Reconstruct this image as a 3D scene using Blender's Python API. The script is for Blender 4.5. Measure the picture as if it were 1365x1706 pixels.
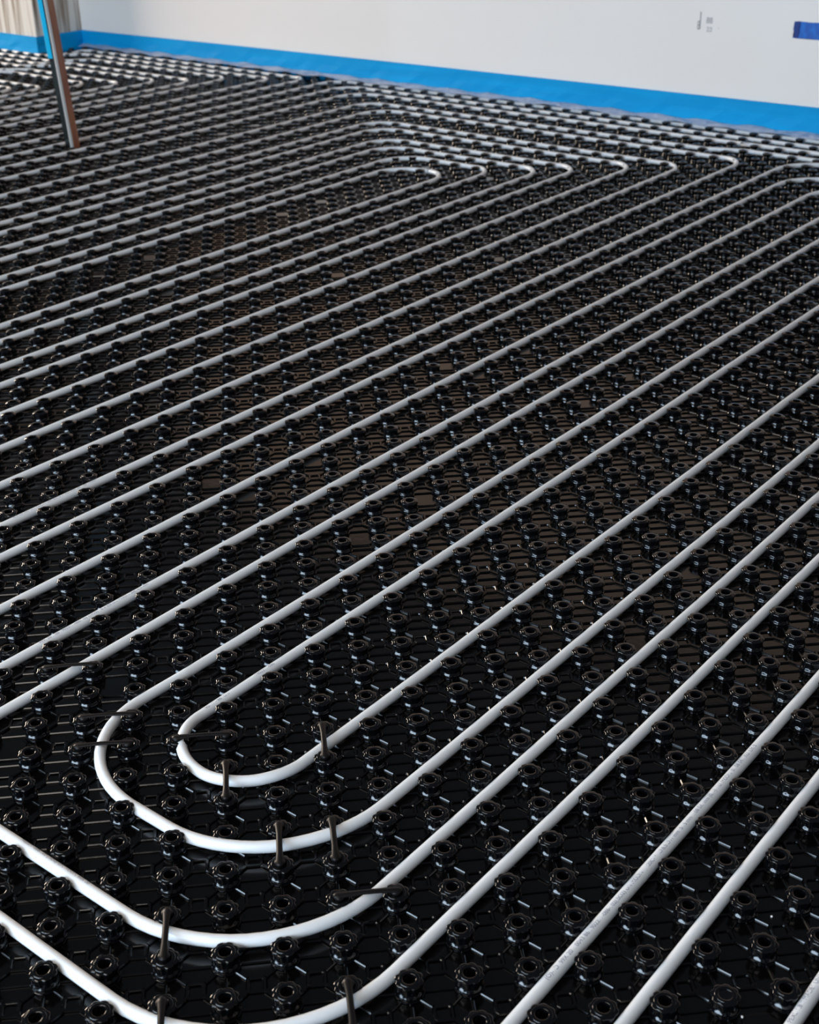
import bpy, bmesh, math, random
import numpy as np
from mathutils import Vector, Matrix
random.seed(7)
for o in list(bpy.data.objects): bpy.data.objects.remove(o)
sc = bpy.context.scene
COL = sc.collection

# ------------------------------------------------------------------ camera
F_PX = 2238.145
CAM = Vector((0.8650528, -0.7187218, 1.2218618))
R_ = Vector((0.78460145, 0.61972323, -0.0185387))
U_ = Vector((-0.27489572, 0.37452231, 0.88553113))
D_ = Vector((-0.55572737, 0.6896928, -0.46421001))
cam = bpy.data.cameras.new('camera'); camo = bpy.data.objects.new('camera', cam); COL.objects.link(camo)
M = Matrix(((R_.x, U_.x, -D_.x, CAM.x), (R_.y, U_.y, -D_.y, CAM.y), (R_.z, U_.z, -D_.z, CAM.z), (0, 0, 0, 1)))
camo.matrix_world = M
cam.sensor_fit = 'VERTICAL'; cam.sensor_height = 36.0; cam.lens = F_PX / 1706 * 36.0
cam.clip_start = 0.05; cam.clip_end = 60
cam.dof.use_dof = True; cam.dof.focus_distance = 2.1; cam.dof.aperture_fstop = 8.5
sc.camera = camo
sc.view_settings.view_transform = 'Standard'; sc.view_settings.look = 'None'
sc.view_settings.gamma = 1.0; sc.view_settings.use_curve_mapping = False
sc.view_settings.exposure = 0.45

# ------------------------------------------------------------------ light
world = bpy.data.worlds.new('world'); sc.world = world; world.use_nodes = True
wn = world.node_tree.nodes; wl = world.node_tree.links
bg = wn['Background']; bg.inputs['Color'].default_value = (0.75, 0.85, 1.0, 1); bg.inputs['Strength'].default_value = 0.07

def area(name, loc, target, sx, sy, power, color):
    l = bpy.data.lights.new(name, 'AREA'); l.shape = 'RECTANGLE'; l.size = sx; l.size_y = sy
    l.energy = power; l.color = color
    o = bpy.data.objects.new(name, l); COL.objects.link(o); o.location = loc
    d = Vector(target) - Vector(loc)
    o.rotation_euler = d.to_track_quat('-Z', 'Y').to_euler()
    return o
# daylight through the window opening behind the camera, plus an added warm fill lamp high on the left
area('daylight_window_behind', (-1.7, -5.0, 1.9), (-1.7, 4.0, 0.6), 6.5, 2.2, 490, (0.64, 0.81, 1.0))
area('warm_fill_left', (-10.5, 2.2, 2.2), (-2.0, 1.5, 0.0), 3.0, 1.8, 400, (1.0, 0.84, 0.68))
area('ceiling_lamp', (-0.75, -1.3, 2.7), (-0.75, -1.3, 0.0), 3.5, 0.9, 40, (1.0, 0.93, 0.85)).rotation_euler = (0, 0, math.radians(-25))

# ------------------------------------------------------------------ materials
def mat(name, col, rough=0.5, metal=0.0, spec=0.5, noise=None, bump=None, sss=0.0, alpha=1.0):
    m = bpy.data.materials.new(name); m.use_nodes = True
    nt = m.node_tree; b = nt.nodes['Principled BSDF']
    b.inputs['Base Color'].default_value = (*col, 1); b.inputs['Roughness'].default_value = rough
    b.inputs['Metallic'].default_value = metal; b.inputs['Specular IOR Level'].default_value = spec
    if sss:
        b.inputs['Subsurface Weight'].default_value = sss
        b.inputs['Subsurface Radius'].default_value = (1, 1, 1); b.inputs['Subsurface Scale'].default_value = 0.010
    if alpha < 1: b.inputs['Alpha'].default_value = alpha
    tc = nt.nodes.new('ShaderNodeTexCoord')
    if noise:
        scale, c2, lo, hi = noise
        mp = nt.nodes.new('ShaderNodeMapping'); mp.inputs['Scale'].default_value = scale
        n = nt.nodes.new('ShaderNodeTexNoise'); n.inputs['Scale'].default_value = 1.0; n.inputs['Detail'].default_value = 5
        r = nt.nodes.new('ShaderNodeValToRGB'); r.color_ramp.elements[0].position = lo; r.color_ramp.elements[1].position = hi
        r.color_ramp.elements[0].color = (*col, 1); r.color_ramp.elements[1].color = (*c2, 1)
        nt.links.new(tc.outputs['Object'], mp.inputs['Vector']); nt.links.new(mp.outputs[0], n.inputs['Vector'])
        nt.links.new(n.outputs['Fac'], r.inputs[0]); nt.links.new(r.outputs[0], b.inputs['Base Color'])
    if bump:
        bs, st, dist = bump
        n2 = nt.nodes.new('ShaderNodeTexNoise'); n2.inputs['Scale'].default_value = bs; n2.inputs['Detail'].default_value = 4
        bp = nt.nodes.new('ShaderNodeBump'); bp.inputs['Strength'].default_value = st; bp.inputs['Distance'].default_value = dist
        nt.links.new(tc.outputs['Object'], n2.inputs['Vector']); nt.links.new(n2.outputs['Fac'], bp.inputs['Height'])
        nt.links.new(bp.outputs[0], b.inputs['Normal'])
    return m
M_PLASTIC = mat('black_moulded_plastic', (0.0015, 0.0016, 0.002), 0.15, spec=0.5)
M_SHEET = mat('black_sheet_plastic', (0.0015, 0.0014, 0.0013), 0.15, spec=0.45, bump=(60, 0.06, 0.002))
M_PIPE = mat('milky_white_pipe', (0.78, 0.775, 0.765), 0.32, spec=0.5, sss=0.7)
M_CLIP = mat('black_clip_plastic', (0.006, 0.005, 0.005), 0.36, spec=0.22)
M_INK = mat('grey_blue_print_ink', (0.22, 0.23, 0.30), 0.6)
M_WALL = mat('white_plaster', (0.86, 0.785, 0.72), 0.85, noise=((1.2, 1.2, 1.2), (0.88, 0.82, 0.765), 0.35, 0.7), bump=(30, 0.05, 0.004))
M_BRICK = mat('brown_brick', (0.60, 0.38, 0.26), 0.9, noise=((6, 6, 14), (0.72, 0.49, 0.35), 0.3, 0.7))
M_PILLAR = mat('whitewashed_concrete', (0.70, 0.65, 0.58), 0.85, noise=((38, 38, 1.6), (0.20, 0.13, 0.08), 0.45, 0.68))
M_BLUE = mat('sky_blue_foam', (0.0, 0.29, 0.62), 0.6, spec=0.15, noise=((2.0, 2.0, 25), (0.0, 0.34, 0.70), 0.4, 0.7), bump=(18, 0.15, 0.004))
M_FILM = mat('milky_film', (0.62, 0.62, 0.68), 0.3, noise=((14, 30, 14), (0.30, 0.36, 0.50), 0.45, 0.7), bump=(40, 0.6, 0.01))
M_TAPE = mat('dark_blue_tape', (0.0, 0.085, 0.42), 0.5, noise=((60, 8, 30), (0.0, 0.14, 0.55), 0.4, 0.65))
M_TAPE_END = mat('blue_tape_torn_edge', (0.0, 0.03, 0.20), 0.6)
M_STEEL = mat('dark_steel', (0.10, 0.12, 0.12), 0.25, metal=0.9)
M_EDGE = mat('pale_highlight_paint', (0.62, 0.62, 0.60), 0.3, metal=0.25)
M_DARKWOOD = mat('dark_brown_boards', (0.06, 0.035, 0.022), 0.8, noise=((20, 20, 2), (0.09, 0.055, 0.035), 0.4, 0.7))
M_BROWN = mat('brown_reflection_face', (0.28, 0.09, 0.04), 0.35, noise=((30, 30, 6), (0.45, 0.20, 0.10), 0.4, 0.8))
M_CYAN = mat('cyan_reflection_paint', (0.0, 0.42, 0.66), 0.4)
M_CONC = mat('grey_screed', (0.25, 0.24, 0.23), 0.9, noise=((4, 4, 4), (0.32, 0.31, 0.30), 0.3, 0.7))
M_PENCIL = mat('pencil_grey', (0.33, 0.31, 0.29), 0.8)

# ------------------------------------------------------------------ helpers
def link(name, me, m, parent=None, smooth=None):
    if m and not me.materials: me.materials.append(m)
    o = bpy.data.objects.new(name, me); COL.objects.link(o)
    if parent: o.parent = parent
    return o
def tag(o, label=None, cat=None, group=None, kind=None):
    if label: o['label'] = label
    if cat: o['category'] = cat
    if group: o['group'] = group
    if kind: o['kind'] = kind
    return o
def mesh_np(name, V, Fq, smooth=False, Ft=None, sharp=0):
    """V (n,3), Fq (m,4) quads, Ft (k,3) triangles"""
    me = bpy.data.meshes.new(name)
    loops = []; starts = []; tot = []
    nq = 0 if Fq is None else len(Fq); ntr = 0 if Ft is None else len(Ft)
    parts = []
    if nq: parts.append(np.asarray(Fq, dtype=np.int32).ravel())
    if ntr: parts.append(np.asarray(Ft, dtype=np.int32).ravel())
    L = np.concatenate(parts)
    st = np.concatenate([np.arange(nq) * 4, nq * 4 + np.arange(ntr) * 3]).astype(np.int32)
    me.vertices.add(len(V)); me.vertices.foreach_set('co', np.asarray(V, dtype=np.float32).ravel())
    me.loops.add(len(L)); me.loops.foreach_set('vertex_index', L)
    me.polygons.add(nq + ntr); me.polygons.foreach_set('loop_start', st)
    try: me.polygons.foreach_set('loop_total', np.concatenate([np.full(nq, 4), np.full(ntr, 3)]).astype(np.int32))
    except Exception: pass
    me.update(calc_edges=True); me.validate()
    me.polygons.foreach_set('use_smooth', np.full(len(me.polygons), bool(smooth)))
    if smooth and sharp: me.set_sharp_from_angle(angle=math.radians(sharp))
    return me
def box_mesh(name, lo, hi, bevel=0.0):
    bm = bmesh.new(); bmesh.ops.create_cube(bm, size=1)
    for v in bm.verts:
        for k in range(3): v.co[k] = lo[k] + (v.co[k] + 0.5) * (hi[k] - lo[k])
    if bevel: bmesh.ops.bevel(bm, geom=list(bm.edges), offset=bevel, segments=2, affect='EDGES')
    me = bpy.data.meshes.new(name); bm.to_mesh(me); bm.free(); return me
def project(P):
    d = Vector(P) - CAM; z = d.dot(D_)
    if z < 0.1: return None
    return (682.5 + F_PX * d.dot(R_) / z, 853 - F_PX * d.dot(U_) / z, z)

A = 0.05                        # half of the stud diagonal: studs at (i*A, j*A) with i+j even
CD = np.array([1, 1]) / math.sqrt(2); RD = np.array([-1, 1]) / math.sqrt(2)
PITCH = A * math.sqrt(2)
Y_WALL = 4.60; X_SIDE = -5.82; Y_PIL = 4.27
TH = 0.010                      # edge strip thickness

# ------------------------------------------------------------------ setting
o = link('floor', box_mesh('floor', (-9.5, -6, -0.13), (4.5, 4.9, -0.03)), M_CONC); tag(o, kind='structure')
o = link('wall_back', box_mesh('wall_back', (X_SIDE, Y_WALL, -0.03), (4.5, Y_WALL + 0.2, 0.75)), M_WALL); tag(o, kind='structure')
o = link('wall_back', box_mesh('wall_back', (-9.5, Y_WALL, 0.75), (4.5, Y_WALL + 0.2, 2.7)), M_BRICK); tag(o, kind='structure')
o = link('wall_left', box_mesh('wall_left', (-9.5, Y_PIL, -0.03), (X_SIDE, Y_WALL + 0.1, 0.55)), M_PILLAR); tag(o, kind='structure')
o = link('wall_left', box_mesh('wall_left', (-9.5, Y_PIL, 0.55), (X_SIDE, Y_WALL + 0.1, 2.7)), M_DARKWOOD); tag(o, kind='structure')

# ------------------------------------------------------------------ stud shapes
def stud_mesh(name, seg, full=True, capped=False):
    # (z, radius, lobe amount)
    if full:
        prof = [(0.0010, 0.0183, 0), (0.0026, 0.0181, 0), (0.0032, 0.0166, 0), (0.0042, 0.0170, 0), (0.0052, 0.0177, 0), (0.0060, 0.0177, 0), (0.0076, 0.0168, 0), (0.0094, 0.0155, 0),
                (0.0102, 0.0151, 0.4), (0.0112, 0.0149, .8), (0.0182, 0.0152, .9), (0.0187, 0.0162, 1.1), (0.0208, 0.0165, 1.2), (0.0217, 0.0163, 1.2),
                (0.0223, 0.0155, 1.0), (0.0226, 0.0146, .6), (0.0228, 0.0127, 0), (0.0234, 0.0123, 0), (0.0236, 0.0118, 0), (0.0236, 0.0086, 0), (0.0230, 0.0078, 0)]
        if capped: prof += [(0.0222, 0.0076, 0), (0.0220, 0.0040, 0), (0.0220, 0.0004, 0)]
        else: prof += [(0.0215, 0.0076, 0), (0.0150, 0.0072, 0), (0.0100, 0.0068, 0), (0.0094, 0.0040, 0), (0.0094, 0.0004, 0)]
    else:
        prof = [(0.0010, 0.0176, 0), (0.0034, 0.0166, 0), (0.0058, 0.0177, 0), (0.0096, 0.0153, 0), (0.0112, 0.0149, .8), (0.0184, 0.0153, .9),
                (0.0192, 0.0164, 1), (0.0216, 0.0163, 1), (0.0224, 0.0152, .9), (0.0229, 0.0126, 0), (0.0235, 0.0118, 0), (0.0235, 0.0084, 0), (0.0150, 0.0072, 0), (0.0100, 0.0004, 0)]
    th = np.arange(seg) * 2 * math.pi / seg
    c = np.cos(8 * (th - math.pi / 8))
    lobe = np.tanh(3.0 * (c + 0.35))            # wide flat lobes, narrow notches
    V = []
    for z, r, a in prof:
        rr = r + a * 0.0007 * lobe
        V.append(np.stack([rr * np.cos(th), rr * np.sin(th), np.full(seg, z)], 1))
    V = np.concatenate(V); Fq = []
    for k in range(len(prof) - 1):
        i = np.arange(seg); j = (i + 1) % seg
        Fq.append(np.stack([k * seg + i, k * seg + j, (k + 1) * seg + j, (k + 1) * seg + i], 1))
    return V, np.concatenate(Fq)
S_FULL = stud_mesh('s', 64); S_CAP = stud_mesh('s', 64, capped=True); S_LOW = stud_mesh('s', 24, full=False); S_MID = stud_mesh('s', 40)

# raised network round each stud: pad frame in the cell centre, diagonal ridges, straight ridges
def prism(p0, p1, w, h, ch, lo=0.1, hi=1.1):
    """ridge bar from p0 to p1 (lattice-frame 2D), width w, height h, chamfered top"""
    p0 = np.array(p0, float); p1 = np.array(p1, float); d = p1 - p0; L = np.hypot(*d); d /= L; n = np.array([-d[1], d[0]])
    prof = [(-w / 2, 0), (-w / 2 + ch * lo, h - ch), (-w / 2 + ch * hi, h), (w / 2 - ch * hi, h), (w / 2 - ch * lo, h - ch), (w / 2, 0)]
    V = []
    for e, p in ((0, p0), (1, p1)):
        for s, z in prof: V.append((*(p + n * s), z))
    Fq = [(k, k + 6, k + 7, k + 1) for k in range(5)] + [(0, 1, 4, 5), (1, 2, 3, 4), (6, 11, 10, 7), (7, 10, 9, 8)]
    return V, Fq
def net_tile():
    V = []; Fq = []
    def add(v, f):
        b = len(V); V.extend(v); Fq.extend([tuple(b + i for i in q) for q in f])
    H = 0.0030; hp = PITCH / 2
    # straight ridges to the next stud along both lattice axes
    add(*prism((0.016, 0), (PITCH - 0.016, 0), 0.0044, H, 0.0014)); add(*prism((0, 0.016), (0, PITCH - 0.016), 0.0044, H, 0.0014))
    # pad frame (rounded square ring) at the cell centre
    s_o = 0.0128; s_i = 0.0078; c = 0.0032
    def ring(s, cc, z): return [(hp + x, hp + y, z) for x, y in ((s, s - cc), (s - cc, s), (-s + cc, s), (-s, s - cc), (-s, -s + cc), (-s + cc, -s), (s - cc, -s), (s, -s + cc))]
    lv = [ring(s_o + .0002, c, 0), ring(s_o, c, H - .0014), ring(s_o - .0014, c, H), ring(s_i + .0009, .0016, H), ring(s_i, .0016, H - .0008), ring(s_i - .0006, .0016, 0.0006)]
    b = len(V)
    for r in lv: V.extend(r)
    for k in range(len(lv) - 1):
        for i in range(8):
            j = (i + 1) % 8; Fq.append((b + k * 8 + i, b + k * 8 + j, b + (k + 1) * 8 + j, b + (k + 1) * 8 + i))
    # diagonal ridges from the studs to the pad corners
    q2 = math.sqrt(0.5)
    for sx, sy in ((1, 1), (-1, 1), (-1, -1), (1, -1)):
        stud = np.array([hp - sx * -hp if False else hp + sx * hp, hp + sy * hp])
        a = stud - np.array([sx, sy]) * 0.0160 * q2
        e = np.array([hp + sx * (s_o - .0022), hp + sy * (s_o - .0022)])
        add(*prism(a, e, 0.0062, H + .0002, 0.0013, 0.25, 0.95))
    return np.array(V), np.array(Fq)
NV, NF = net_tile()
def net_flat():
    """cell without pad: one flat raised field"""
    hp = PITCH / 2; s = 0.0215; c = 0.006; H = 0.0030
    def ring(s, cc, z): return [(hp + x, hp + y, z) for x, y in ((s, s - cc), (s - cc, s), (-s + cc, s), (-s, s - cc), (-s, -s + cc), (-s + cc, -s), (s - cc, -s), (s, -s + cc))]
    V = ring(s + .001, c, 0) + ring(s, c, H - .0008) + ring(s - .001, c, H)
    Fq = []
    for k in range(2):
        for i in range(8):
            j = (i + 1) % 8; Fq.append((k * 8 + i, k * 8 + j, (k + 1) * 8 + j, (k + 1) * 8 + i))
    Fq += [(16, 17, 18, 23), (23, 18, 19, 22), (22, 19, 20, 21)]
    hp2 = PITCH
    v1, f1 = prism((0.016, 0), (PITCH - 0.016, 0), 0.0044, H, 0.0014); v2, f2 = prism((0, 0.016), (0, PITCH - 0.016), 0.0044, H, 0.0014)
    b = len(V); V = V + v1; Fq += [tuple(b + i for i in q) for q in f1]
    b = len(V); V = V + v2; Fq += [tuple(b + i for i in q) for q in f2]
    return np.array(V), np.array(Fq)
FV, FF = net_flat()
RB = np.array([[CD[0], RD[0]], [CD[1], RD[1]]])     # lattice frame -> world
def to_world(V):
    W = V.copy(); W[:, :2] = V[:, :2] @ RB.T; return W
NVW = to_world(NV); FVW = to_world(FV)

flat_cells = set()
for bx in (-96, -68, -40, -12, 16):
    for by in (-13, 3, 19, 35, 51, 67):
        for dx in (0, -6):
            for dy in (0, 4):
                i, j = bx + dx, by + dy
                flat_cells.add((i, j))
for c in ((-1, 24), (0, 19), (-20, 35), (-28, 51), (-20, 19), (-34, 43)): flat_cells.add(c)

POST = Vector((-3.73, 2.816, 0))
studs = []
for i in range(-175, 45):
    for j in range(-34, 92):
        if (i + j) % 2: continue
        x, y = i * A, j * A
        if x < X_SIDE + 0.03:
            if y > Y_PIL - 0.035: continue
        elif y > Y_WALL - 0.03: continue
        if (Vector((x, y, 0)) - POST).length < 0.045: continue
        p = project((x, y, 0.0))
        if p is None: continue
        if -260 < p[0] < 1625 and p[1] < 1990: studs.append((i, j, p))
vis = [s for s in studs if 0 < s[2][0] < 1365 and s[2][1] < 1700]
vis.sort(key=lambda s: s[2][2])
NEAR = set((s[0], s[1]) for s in vis[:100])

mat_root = bpy.data.objects.new('heating_stud_mat', None); COL.objects.link(mat_root)
tag(mat_root, 'black moulded plastic stud mat covering the whole floor under the white heating pipes', 'floor mat')
# base slab of the mat + raised network as one moulded sheet
Vs = []; Fs = []; nb = 0
def push(V, Fq, off):
    global nb
    W = V.copy(); W[:, 0] += off[0]; W[:, 1] += off[1]; Vs.append(W); Fs.append(Fq + nb); nb += len(V)
X0, X1, Y0 = -8.9, 2.6, -1.7
slab = np.array([(X0, Y0, 0), (X1, Y0, 0), (X1, Y_WALL - TH, 0), (X_SIDE + TH, Y_WALL - TH, 0), (X_SIDE + TH, Y_PIL - TH, 0), (X0, Y_PIL - TH, 0),
                 (X0, Y0, -.03), (X1, Y0, -.03), (X1, Y_WALL - TH, -.03), (X_SIDE + TH, Y_WALL - TH, -.03), (X_SIDE + TH, Y_PIL - TH, -.03), (X0, Y_PIL - TH, -.03), (X1, Y_PIL - TH, 0)], float)
push(slab, np.array([(0, 1, 12, 4), (0, 4, 5, 0)][:1] + [(4, 12, 2, 3)] + [(0, 6, 7, 1), (1, 7, 8, 2), (2, 8, 9, 3), (3, 9, 10, 4), (4, 10, 11, 5), (5, 11, 6, 0)]), (0, 0))
extra_tri = np.array([(0, 4, 5)])
for i, j, p in studs:
    # tile cell centre lies at stud + PITCH/2*(CD+RD) = stud + (0, A)
    if j * A > Y_WALL - 0.12 or (i * A < X_SIDE + 0.05 and j * A > Y_PIL - 0.12): continue
    if (i, j + 1) in flat_cells: push(FVW, FF, (i * A, j * A))
    else: push(NVW, NF, (i * A, j * A))
me = mesh_np('moulded_sheet', np.concatenate(Vs), np.concatenate(Fs), False, extra_tri)
link('moulded_sheet', me, M_SHEET, mat_root)
ANG = math.pi / 4
def rotz(V, a):
    c, s = math.cos(a), math.sin(a); W = V.copy(); W[:, 0] = c * V[:, 0] - s * V[:, 1]; W[:, 1] = s * V[:, 0] + c * V[:, 1]; return W
proto = mesh_np('stud', S_FULL[0], S_FULL[1], True, sharp=38); proto.materials.append(M_PLASTIC)
capme = mesh_np('stud_capped', S_CAP[0], S_CAP[1], True, sharp=38); capme.materials.append(M_PLASTIC)
Vs, Fs, nb = [], [], 0
sl, sm_ = rotz(S_LOW[0], 0), rotz(S_MID[0], 0)
for i, j, p in studs:
    if (i, j) in NEAR:
        cap = (i, j) == (9, 7)
        s = bpy.data.objects.new('stud', capme if cap else proto); COL.objects.link(s); s.parent = mat_root
        s.location = (i * A, j * A, 0)
        if cap: s['label'] = 'stud with a closed top instead of a hole'
    elif p[2] < 2.9: push(sm_, S_MID[1], (i * A, j * A))
    else: push(sl, S_LOW[1], (i * A, j * A))
rest = link('studs', mesh_np('studs', np.concatenate(Vs), np.concatenate(Fs), True, sharp=38), M_PLASTIC, mat_root); tag(rest, kind='stuff')

# ------------------------------------------------------------------ pipes
PR = 0.0083; PZ = 0.0134
def P(k, r): return ((k + 0.5) * A, (r + 0.5) * A)
def path(pts, rad):
    """polyline of (k, r) with fillet radii (in A units) at inner points"""
    pts = [np.array(P(*p)) for p in pts]; out = [pts[0]]
    for n in range(1, len(pts) - 1):
        a, b, c = pts[n - 1], pts[n], pts[n + 1]; r = rad[n - 1] * A
        u = (a - b) / np.linalg.norm(a - b); v = (c - b) / np.linalg.norm(c - b)
        ang = math.acos(max(-1, min(1, float(u @ v)))); t = r / math.tan(ang / 2)
        s = b + u * t; e = b + v * t; cen = b + (u + v) / np.linalg.norm(u + v) * (r / math.sin(ang / 2))
        a0 = math.atan2(*(s - cen)[::-1]); a1 = math.atan2(*(e - cen)[::-1]); da = (a1 - a0 + math.pi) % (2 * math.pi) - math.pi
        m = max(4, int(abs(da) / 0.09))
        for q in range(m + 1):
            th = a0 + da * q / m; out.append(cen + r * np.array([math.cos(th), math.sin(th)]))
    out.append(pts[-1]); return np.array(out)
def resample(p, step=0.05, wob=0.0006):
    q = [p[0]]
    for a, b in zip(p[:-1], p[1:]):
        n = max(1, int(np.linalg.norm(b - a) / step))
        for k in range(1, n + 1): q.append(a + (b - a) * k / n)
    q = np.array(q)
    ph = random.random() * 6; s = np.arange(len(q))
    q = q + np.stack([np.sin(s * .37 + ph), np.cos(s * .31 + ph)], 1) * wob
    return q
def tube(name, p, r=PR, z=PZ, seg=20):
    n = len(p); T = np.zeros((n, 2)); T[1:-1] = p[2:] - p[:-2]; T[0] = p[1] - p[0]; T[-1] = p[-1] - p[-2]
    T /= np.linalg.norm(T, axis=1)[:, None]; N = np.stack([-T[:, 1], T[:, 0]], 1)
    th = np.arange(seg) * 2 * math.pi / seg
    V = np.zeros((n, seg, 3)); V[:, :, :2] = p[:, None, :] + N[:, None, :] * (r * np.cos(th))[None, :, None]
    lift = np.minimum(1, np.abs(2 * T[:, 0] * T[:, 1]) * 1.2) * 0.003
    V[:, :, 2] = z + r * np.sin(th)[None, :] + lift[:, None]
    V = V.reshape(-1, 3); i = np.arange(seg); j = (i + 1) % seg; Fq = []
    for k in range(n - 1): Fq.append(np.stack([k * seg + i, k * seg + j, (k + 1) * seg + j, (k + 1) * seg + i], 1))
    Fq = np.concatenate(Fq); c0 = len(V); V = np.concatenate([V, [[*p[0], z], [*p[-1], z]]])
    b = (n - 1) * seg
    Ft = np.concatenate([np.stack([np.full(seg, c0), j, i], 1), np.stack([np.full(seg, c0 + 1), b + i, b + j], 1)])
    return mesh_np(name, V, Fq, True, Ft)
def pipe(pts, rad, label):
    p = path(pts, rad); q = resample(p)
    o = link('heating_pipe', tube('heating_pipe', q), M_PIPE); tag(o, label, 'pipe', 'white heating pipes'); return o, q
PIPES = {}
T = 'white heating pipe '
# foreground bends
PIPES['in'] = pipe([(-9, 67), (-9, 5), (-5, 5), (-5, 63)], [1.95, 1.95], T + 'making the innermost, tightest hairpin bend in the foreground')
PIPES['second'] = pipe([(-11, 69), (-11, 8.2), (-11.2, 2.85), (-2, 2.85), (-2, 60)], [3, 3.5, 4.0], T + 'making the wider foreground hairpin bend round the innermost one')
PIPES['third'] = pipe([(-30, 0), (0, 0), (0, 58)], [4.4], T + 'curving in from the left edge, just outside the two foreground hairpin bends')
PIPES['fourth'] = pipe([(-30, -2), (2, -2), (2, 56)], [4.6], T + 'making the outermost foreground curve, cutting the bottom edge')
PIPES['p5'] = pipe([(5, -12), (5, 54)], [], T + 'with a long line of print, straight, third from the bottom right corner')
PIPES['p7'] = pipe([(7, -12), (7, 52)], [], T + 'without print, straight, second from the bottom right corner')
PIPES['p10'] = pipe([(10, -12), (10, 50)], [], T + 'with print, cutting across the bottom right corner')
# straight runs leaving left
PIPES['p14'] = pipe([(-14, -22), (-14, 72)], [], T + 'running straight, first one beyond the foreground hairpin bends')
PIPES['p16'] = pipe([(-16, -20), (-16, 74)], [], T + 'running straight with print, second one beyond the foreground hairpin bends')
PIPES['p19'] = pipe([(-19, -18), (-19, 77), (4, 77)], [3.5], T + 'running straight, third one beyond the foreground hairpin bends')
PIPES['p22'] = pipe([(-22, -16), (-22, 79), (6, 79)], [3.8], T + 'turning right near the right edge, the lower of two such turns')
PIPES['p24'] = pipe([(-24, -14), (-24, 83), (8, 83)], [3.8], T + 'turning right near the right edge, the upper of two such turns')
vs = [(-27, -63, 81, 'outermost'), (-30, -60, 77, 'second from the outside'), (-33, -58, 75, 'third from the outside'),
      (-36, -55, 72, 'the middle one of seven'), (-38, -53, 70, 'third from the inside'), (-41, -50, 68, 'second from the inside'),
      (-43, -48, 65, 'innermost')]
for a, b, row, w in vs:
    PIPES[a] = pipe([(a, -12 if a > -40 else -10), (a, row), (b, row), (b, -8)], [2.1, 3.2], T + 'in the seven nested turns right of centre, ' + w)
PIPES['p66'] = pipe([(-66, -4), (-66, 83), (-31, 83), (-28, 84), (12, 84)], [3.2, 2, 2], T + 'along the wall at right, nearest the seven nested turns, with a kink')
PIPES['p70'] = pipe([(-70, 0), (-70, 86), (-30, 86.2), (14, 86.2)], [3.2, 5], T + 'along the wall at right, third from the blue strip')
PIPES['p73'] = pipe([(-73, 4), (-73, 88), (16, 88)], [3.0], T + 'along the wall at right, second from the blue strip')
PIPES['p76'] = pipe([(-76, 8), (-76, 90), (18, 90)], [3.0], T + 'along the wall at right, closest to the blue strip')
left = [(-79, 89, 86, 'outermost, against the blue strip'), (-82, 87, 84, 'second from the blue strip'), (-86, 85, 82, 'third from the blue strip, fully rounded tip'),
        (-88, 82, 80, 'fourth from the blue strip'), (-91, 80, 78, 'second one right of the post'), (-93, 77, 75, 'just right of the post'),
        (-96, 75, 73, 'its tip behind the post'), (-98, 71, 71, 'just left of the post'), (-100, 69, 69, 'smallest, at the left edge')]
for n, (k, row, row2, w) in enumerate(left):
    if n == 0: pts = [(k, 4), (k, row), (-113.5, row), (-113.5, 84.2)]; rad = [1.6, 1.5]
    elif n == 1: pts = [(k, 4), (k, row), (-111, row), (-114, 83.9), (-150, 83.7)]; rad = [1.4, 2.5, 2]
    elif row != row2: pts = [(k, 4 + n), (k, row), (-106.5 - (0.3 * n), row), (-109.5 - 0.3 * n, row2), (-150, row2)]; rad = [1.9, 2.5, 2.5]
    else: pts = [(k, 4 + n), (k, row), (-150, row)]; rad = [1.6]
    PIPES[k] = pipe(pts, rad, T + 'in the far left turns, ' + w)

# printed text wrapped on pipes
def pipe_text(parent, k, y0, text, size, phi0=1.35, stretch=1.0, reverse=False, name='printed_text', xdir=None, row=None):
    cu = bpy.data.curves.new('t', 'FONT'); cu.body = text; cu.size = size; cu.offset = -0.00004
    to = bpy.data.objects.new('t', cu); COL.objects.link(to)
    dg = bpy.context.evaluated_depsgraph_get(); me = bpy.data.meshes.new_from_object(to.evaluated_get(dg)); bpy.data.objects.remove(to)
    bm = bmesh.new(); bm.from_mesh(me); bmesh.ops.triangulate(bm, faces=bm.faces); bm.to_mesh(me); bm.free()
    n = len(me.vertices); co = np.zeros(n * 3); me.vertices.foreach_get('co', co); co = co.reshape(-1, 3)
    r = PR + 0.00012; phi = phi0 + (co[:, 1] - size * 0.35) / r
    s = co[:, 0] * stretch
    W = np.zeros_like(co)
    if row is None:
        cx = (k + .5) * A
        W[:, 0] = cx + r * np.cos(phi); W[:, 1] = y0 + s; W[:, 2] = PZ + r * np.sin(phi)
    else:
        cy = (row + .5) * A
        W[:, 0] = k + s; W[:, 1] = cy - r * np.cos(phi); W[:, 2] = PZ + r * np.sin(phi)
    me.vertices.foreach_set('co', W.ravel()); me.update()
    o = link(name, me, M_INK, parent); return o
# y position along a straight pipe for a pixel: solved with the camera
def y_at(k, px, py):
    best = None
    for n in range(0, 4000):
        y = -1 + n * 0.0015; q = project(((k + .5) * A, y, PZ + PR))
        if q is None: continue
        d = math.hypot(q[0] - px, q[1] - py)
        if best is None or d < best[0]: best = (d, y)
    return best[1]
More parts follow.
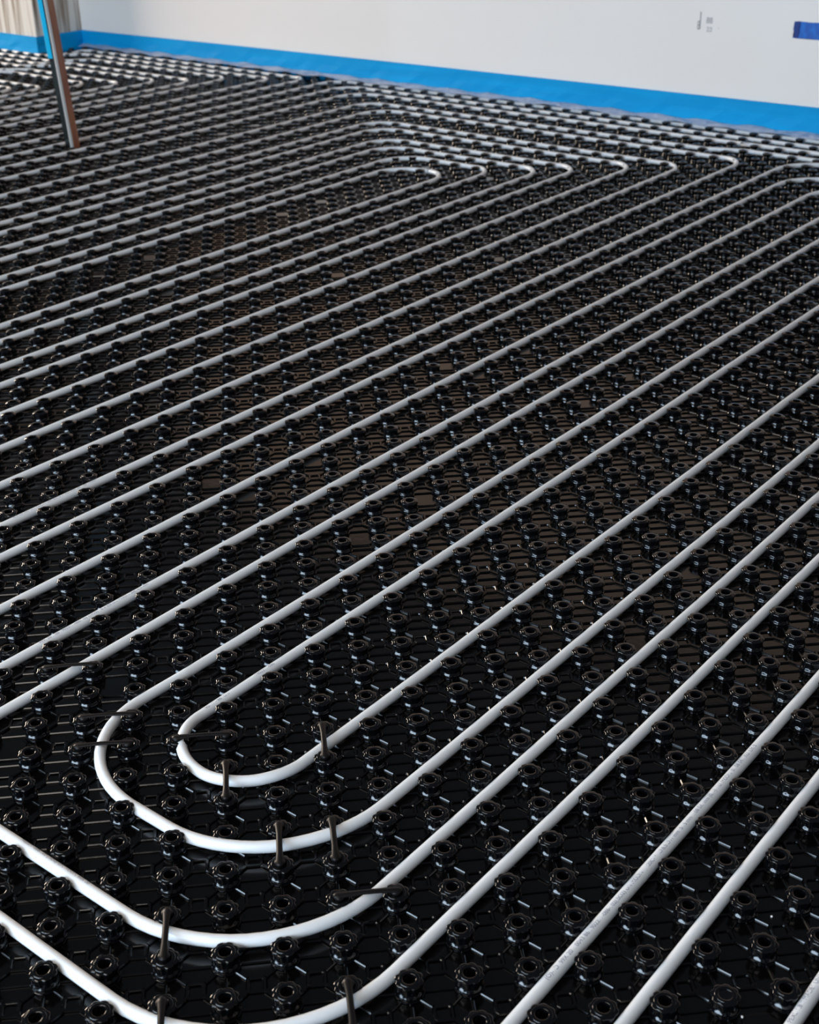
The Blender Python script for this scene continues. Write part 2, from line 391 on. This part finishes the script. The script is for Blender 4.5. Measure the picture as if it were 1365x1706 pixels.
# the print is read going up the pipe, its letters standing across it
pipe_text(PIPES['p5'][0], 5, y_at(5, 912, 1634), '(O)-1D  99X/20/1/0043/86/7902277-086-102(ISO2) UN MODN  |  :20C- *  ID.6,5 DW mm  5/15 mm  1.08 SK  mm (0,1-)  IIUI MODN  01/08 04.1 KU  UK 5', 0.0085, phi0=1.62)
pipe_text(PIPES['p10'][0], 10, y_at(10, 1312, 1700), 'PEXL 1,8 // MADE1 UN1 // 1037 16 x 2', 0.0085, phi0=1.85)
for key, k, px, py, t in (('p16', -16, 60, 1062, '99X/20/1/08 7902277-086-102 (ISO2) 16 x 2,0 UN MODN 20C 6,5 mm'), (-22, -22, 0, 0, None), ('p24', -24, 20, 866, '16 x 2,0 mm UN MODN 20C 6,5 DW mm 99X/20/1/08 7902277'), ('in', -9, 345, 1185, '90-17 - 86  UN'), ('in', -9, 425, 1125, '7902277-086'), (-30, -30, 400, 640, '16 x 2,0 mm UN MODN 20C 6,5 DW mm 99X/20/1/08')):
    if t: pipe_text(PIPES[key][0], k, y_at(k, px, py), t, 0.0080, phi0=1.6)
# print on the row of the third foreground pipe
pipe_text(PIPES['third'][0], -8.2 * A, 0, '7902277-086-102 (ISO2) UN MODN 99X/20/1', 0.0075, phi0=1.95, row=0)

# ------------------------------------------------------------------ clips across the pipes at the bends
def clip_mesh():
    L = PITCH; n = 22; V = []; Fq = []
    for k in range(n + 1):
        t = k / n; x = -0.008 + (L + 0.016) * t; u = abs(2 * t - 1)
        w = 0.0042 + 0.0026 * max(0, (u - 0.35) / 0.65) ** 1.2
        if u > 0.93: w *= math.sqrt(max(0.12, 1 - ((u - 0.93) / 0.07) ** 2 * 0.85))
        z = 0.0262 + 0.0018 * (1 - u ** 2); t2 = 0.0022
        for (yy, zz) in ((-w, z), (-w * .8, z + t2 * .7), (0, z + t2), (w * .8, z + t2 * .7), (w, z), (0, z - .0008)): V.append((x, yy, zz))
    for k in range(n):
        for i in range(6):
            j = (i + 1) % 6; Fq.append((k * 6 + i, k * 6 + j, (k + 1) * 6 + j, (k + 1) * 6 + i))
    b = n * 6; Fq += [(5, 4, 1, 0), (4, 3, 2, 1), (b, b + 1, b + 4, b + 5), (b + 1, b + 2, b + 3, b + 4)]
    return mesh_np('strap', np.array(V), np.array(Fq), True)
def peg_mesh():
    seg = 20; th = np.arange(seg) * 2 * math.pi / seg; V = []; Fq = []
    prof = [(0.0275, 0.0004), (0.0275, 0.0066), (0.0262, 0.0074), (0.0240, 0.0070), (0.0130, 0.0058), (0.0115, 0.0004)]
    for z, r in prof: V += [(r * math.cos(a), r * math.sin(a), z) for a in th]
    for k in range(len(prof) - 1):
        for i in range(seg):
            j = (i + 1) % seg; Fq.append((k * seg + j, k * seg + i, (k + 1) * seg + i, (k + 1) * seg + j))
    return mesh_np('peg', np.array(V), np.array(Fq), True)
strap = clip_mesh(); strap.materials.append(M_CLIP); peg = peg_mesh(); peg.materials.append(M_CLIP)
clips = [((-14, 6), (-13, 7), 'over the straight pipe at the left edge, before the hairpin bends'),
         ((-11, 5), (-10, 6), 'across the left side of the wider hairpin bend, upper of two'),
         ((-10, 4), (-9, 5), 'across the left side of the wider hairpin bend, lower of two'),
         ((-8, 6), (-7, 7), 'across the left side of the innermost hairpin bend'),
         ((-6, 6), (-5, 5), 'across the bottom of the innermost hairpin bend'),
         ((-5, 9), (-4, 8), 'across the right side of the innermost hairpin bend'),
         ((-3, 5), (-2, 4), 'across the bottom of the wider hairpin bend, left of a pair'),
         ((-2, 6), (-1, 5), 'across the bottom of the wider hairpin bend, right of a pair'),
         ((0, 4), (1, 5), 'lying sideways across the third curve, right of its bottom'),
         ((-3, 1), (-2, 0), 'upright across the third curve, left of its bottom'),
         ((-1, -1), (0, -2), 'on the outermost curve near the bottom edge, left one'),
         ((2, 2), (3, 1), 'on the outermost curve near the bottom edge, right one')]
for a, b, w in clips:
    r = bpy.data.objects.new('pipe_clip', None); COL.objects.link(r)
    r.location = (a[0] * A, a[1] * A, 0); r.rotation_euler = (0, 0, math.atan2(b[1] - a[1], b[0] - a[0]) + random.uniform(-.03, .03))
    tag(r, 'black plastic strap clip ' + w, 'clip', 'black clips holding down the pipe bends')
    s = bpy.data.objects.new('strap', strap); COL.objects.link(s); s.parent = r
    for x in (0, PITCH):
        g = bpy.data.objects.new('peg', peg); COL.objects.link(g); g.parent = r; g.location = (x, 0, 0)

# ------------------------------------------------------------------ blue edge insulation strip
pts = [(4.0, Y_WALL, .14), (-1.26, Y_WALL, .131), (-3.3, Y_WALL, .121), (-4.6, Y_WALL, .112), (X_SIDE, Y_WALL, .101), (X_SIDE, Y_PIL, .102), (-6.6, Y_PIL, .104), (-8.9, Y_PIL, .11)]
dense = []
for a, b in zip(pts[:-1], pts[1:]):
    n = max(2, int(math.hypot(a[0] - b[0], a[1] - b[1]) / 0.06))
    for k in range(n): dense.append(tuple(a[c] + (b[c] - a[c]) * k / n for c in range(3)))
dense.append(pts[-1])
V = []; Fq = []
for n, (x, y, h) in enumerate(dense):
    # direction away from the wall
    if x > X_SIDE + 1e-6: off = (0, -1)
    elif abs(y - Y_WALL) < 1e-6: off = (1, -1)
    elif y > Y_PIL + 1e-6: off = (1, 0)
    elif abs(x - X_SIDE) < 1e-6: off = (1, -1)
    else: off = (0, -1)
    wv = 0.0012 * math.sin(n * .9) + 0.001 * math.sin(n * 2.3)
    for d, z in ((0.001, h), (TH, h), (TH + .001 + wv, h * .6), (TH + .003 - wv, h * .32), (TH + .006 + wv, -0.001), (0.001, -0.001)):
        V.append((x + off[0] * d, y + off[1] * d, z))
N6 = 6
for k in range(len(dense) - 1):
    for i in range(N6):
        j = (i + 1) % N6; Fq.append((k * N6 + i, (k + 1) * N6 + i, (k + 1) * N6 + j, k * N6 + j))
strip = link('edge_insulation_strip', mesh_np('edge_strip', np.array(V), np.array(Fq), False), M_BLUE)
tag(strip, 'sky blue foam edge strip running along the foot of the walls and the pillar', 'insulation strip')
# film flap welded to the strip, lying over the mat border
V = []; Fq = []
fl = [p for p in dense if p[0] > X_SIDE + 0.05 and p[0] < 3.9]
for n, (x, y, h) in enumerate(fl):
    for c in range(5):
        t = c / 4; V.append((x, Y_WALL - TH - .008 - 0.075 * t, 0.030 - 0.004 * t + 0.004 * math.sin(n * 1.7 + c) + 0.003 * random.random()))
for k in range(len(fl) - 1):
    for c in range(4): Fq.append((k * 5 + c, (k + 1) * 5 + c, (k + 1) * 5 + c + 1, k * 5 + c + 1))
film = link('film_flap', mesh_np('film_flap', np.array(V), np.array(Fq), True), M_FILM, strip); film['label'] = 'wrinkled milky film flap'

# ------------------------------------------------------------------ metal post
post = bpy.data.objects.new('metal_post', None); COL.objects.link(post); post.location = POST
post.rotation_euler = (0, 0, 0)
tag(post, 'slim metal post standing on the mat near the far left corner', 'post')
lean = math.radians(3.0); hr = Vector((R_.x, R_.y, 0)).normalized()
ax = Vector((0, 0, 1)).cross(-hr).normalized()
Rl = Matrix.Rotation(lean, 3, ax)
view = Vector((POST.x - CAM.x, POST.y - CAM.y, 0)).normalized(); a0 = math.atan2(view.y, view.x)
def post_part(name, poly, z0, z1, m):
    bm = bmesh.new(); c, s = math.cos(a0), math.sin(a0)
    lo = []; hi = []
    for d, l in [(d * 1.12, l * 1.12) for d, l in poly]:      # d: away from camera, l: to the camera's right
        x = c * d + s * l; y = s * d - c * l
        lo.append(bm.verts.new(Rl @ Vector((x, y, z0)))); hi.append(bm.verts.new(Rl @ Vector((x, y, z1))))
    n = len(lo); bm.faces.new(lo[::-1]); bm.faces.new(hi)
    for i in range(n): bm.faces.new((lo[i], lo[(i + 1) % n], hi[(i + 1) % n], hi[i]))
    bmesh.ops.recalc_face_normals(bm, faces=bm.faces)
    me = bpy.data.meshes.new(name); bm.to_mesh(me); bm.free(); return link(name, me, m, post)
post_part('left_profile', [(-.016, -.004), (.008, -.026), (.014, -.020), (-.010, .002)], 0.0, 2.7, M_STEEL)['label'] = 'dark steel side of the post'
post_part('edge_highlight', [(-.024, -.005), (-.018, -.008), (-.014, .001), (-.020, .003)], 0.0, 2.7, M_EDGE)['label'] = 'painted pale highlight on the post edge'  # pale bar stands in for the highlight on the post's corner
post_part('right_profile', [(-.018, .004), (.006, .026), (.012, .020), (-.012, -.001)], 0.0, 2.7, M_BROWN)['label'] = 'right side of the post with painted brown reflection'  # brown colour imitates surroundings mirrored in the metal
post_part('reflection_strip', [(.006, -.0275), (.010, -.0290), (-.004, -.017), (-.008, -.0135)], 0.36, 2.7, M_CYAN)['label'] = 'painted cyan reflection along the left edge'  # added strip, its cyan imitates a reflection in the post's left side

# ------------------------------------------------------------------ marks and tape on the wall
bm = bmesh.new(); rows = []
n = 30
outl = [(-1.416 + random.uniform(-.004, .004), z) for z in np.linspace(.448, .386, 8)]
top = [(x, .449 + .0015 * math.sin(x * 70)) for x in np.linspace(-1.40, -0.9, 12)]; bot = [(x, .386 + .0015 * math.sin(x * 50)) for x in np.linspace(-0.9, -1.40, 12)]
poly = outl[::-1] + top + bot
f = [bm.verts.new((x, Y_WALL - .0006, z)) for x, z in poly]; fb = [bm.verts.new((x, Y_WALL - .0001, z)) for x, z in poly]
bm.faces.new(f)
for i in range(len(f)): bm.faces.new((f[i], f[(i + 1) % len(f)], fb[(i + 1) % len(f)], fb[i]))
bmesh.ops.triangulate(bm, faces=bm.faces)
me = bpy.data.meshes.new('masking_tape'); bm.to_mesh(me); bm.free()
tape = link('masking_tape', me, M_TAPE); tag(tape, 'dark blue masking tape with torn end stuck on the white wall at the right edge', 'tape')
bm = bmesh.new(); pl = [(-1.418, .447), (-1.405, .449), (-1.392, .4495), (-1.396, .43), (-1.391, .41), (-1.396, .3865), (-1.408, .386), (-1.417, .389), (-1.413, .40), (-1.42, .418)]
f = [bm.verts.new((x, Y_WALL - .0010, z)) for x, z in pl]; bm.faces.new(f); bmesh.ops.triangulate(bm, faces=bm.faces)
r_ = bmesh.ops.extrude_face_region(bm, geom=list(bm.faces))
for e in r_['geom']:
    if isinstance(e, bmesh.types.BMVert): e.co.y = Y_WALL - .0007
me = bpy.data.meshes.new('torn_end'); bm.to_mesh(me); bm.free()
link('torn_end', me, M_TAPE_END, tape)['label'] = 'darker doubled torn end of the tape'

def wall_text(body, x, z, size, sx=1.0, name='pencil_mark', parent=None):
    cu = bpy.data.curves.new('t', 'FONT'); cu.body = body; cu.size = size; cu.extrude = 0.0002
    to = bpy.data.objects.new('t', cu); COL.objects.link(to)
    dg = bpy.context.evaluated_depsgraph_get(); me = bpy.data.meshes.new_from_object(to.evaluated_get(dg)); bpy.data.objects.remove(to)
    for v in me.vertices: v.co = Vector((x + v.co.x * sx, Y_WALL - .0006 + v.co.z, z + v.co.y))
    return link(name, me, M_PENCIL, parent)
marks = wall_text('88', -1.800, .415, .034, 0.85); marks.name = 'pencil_note'
tag(marks, 'small faint grey handwritten pencil note on the white wall, left of the blue tape', 'writing')
wall_text('22', -1.797, .383, .026, 1.05, 'pencil_line', marks)
wall_text('1', -1.838, .390, .100, 0.45, 'pencil_stroke', marks)
wall_text('8', -1.840, .388, .050, 0.5, 'pencil_stroke', marks)
wall_text('.', -1.745, .398, .03, 1, 'pencil_dot', marks)

# ------------------------------------------------------------------ crumbs
for n, (x, y, w) in enumerate([(0.3848, 0.4841, 'left one of a pair beside the second pipe from the corner'), (0.4314, 0.5156, 'right one of a pair beside the second pipe from the corner'),
                               (0.4720, 0.3513, 'lowest, near the closed stud')]):
    bm = bmesh.new(); bmesh.ops.create_icosphere(bm, subdivisions=2, radius=0.0014)
    for v in bm.verts: v.co *= random.uniform(0.7, 1.25)
    me = bpy.data.meshes.new('crumb'); bm.to_mesh(me); bm.free()
    o = link('plaster_crumb', me, M_WALL); o.location = (x, y, 0.0012)
    tag(o, 'tiny white crumb, ' + w, 'crumb', 'plaster crumbs')
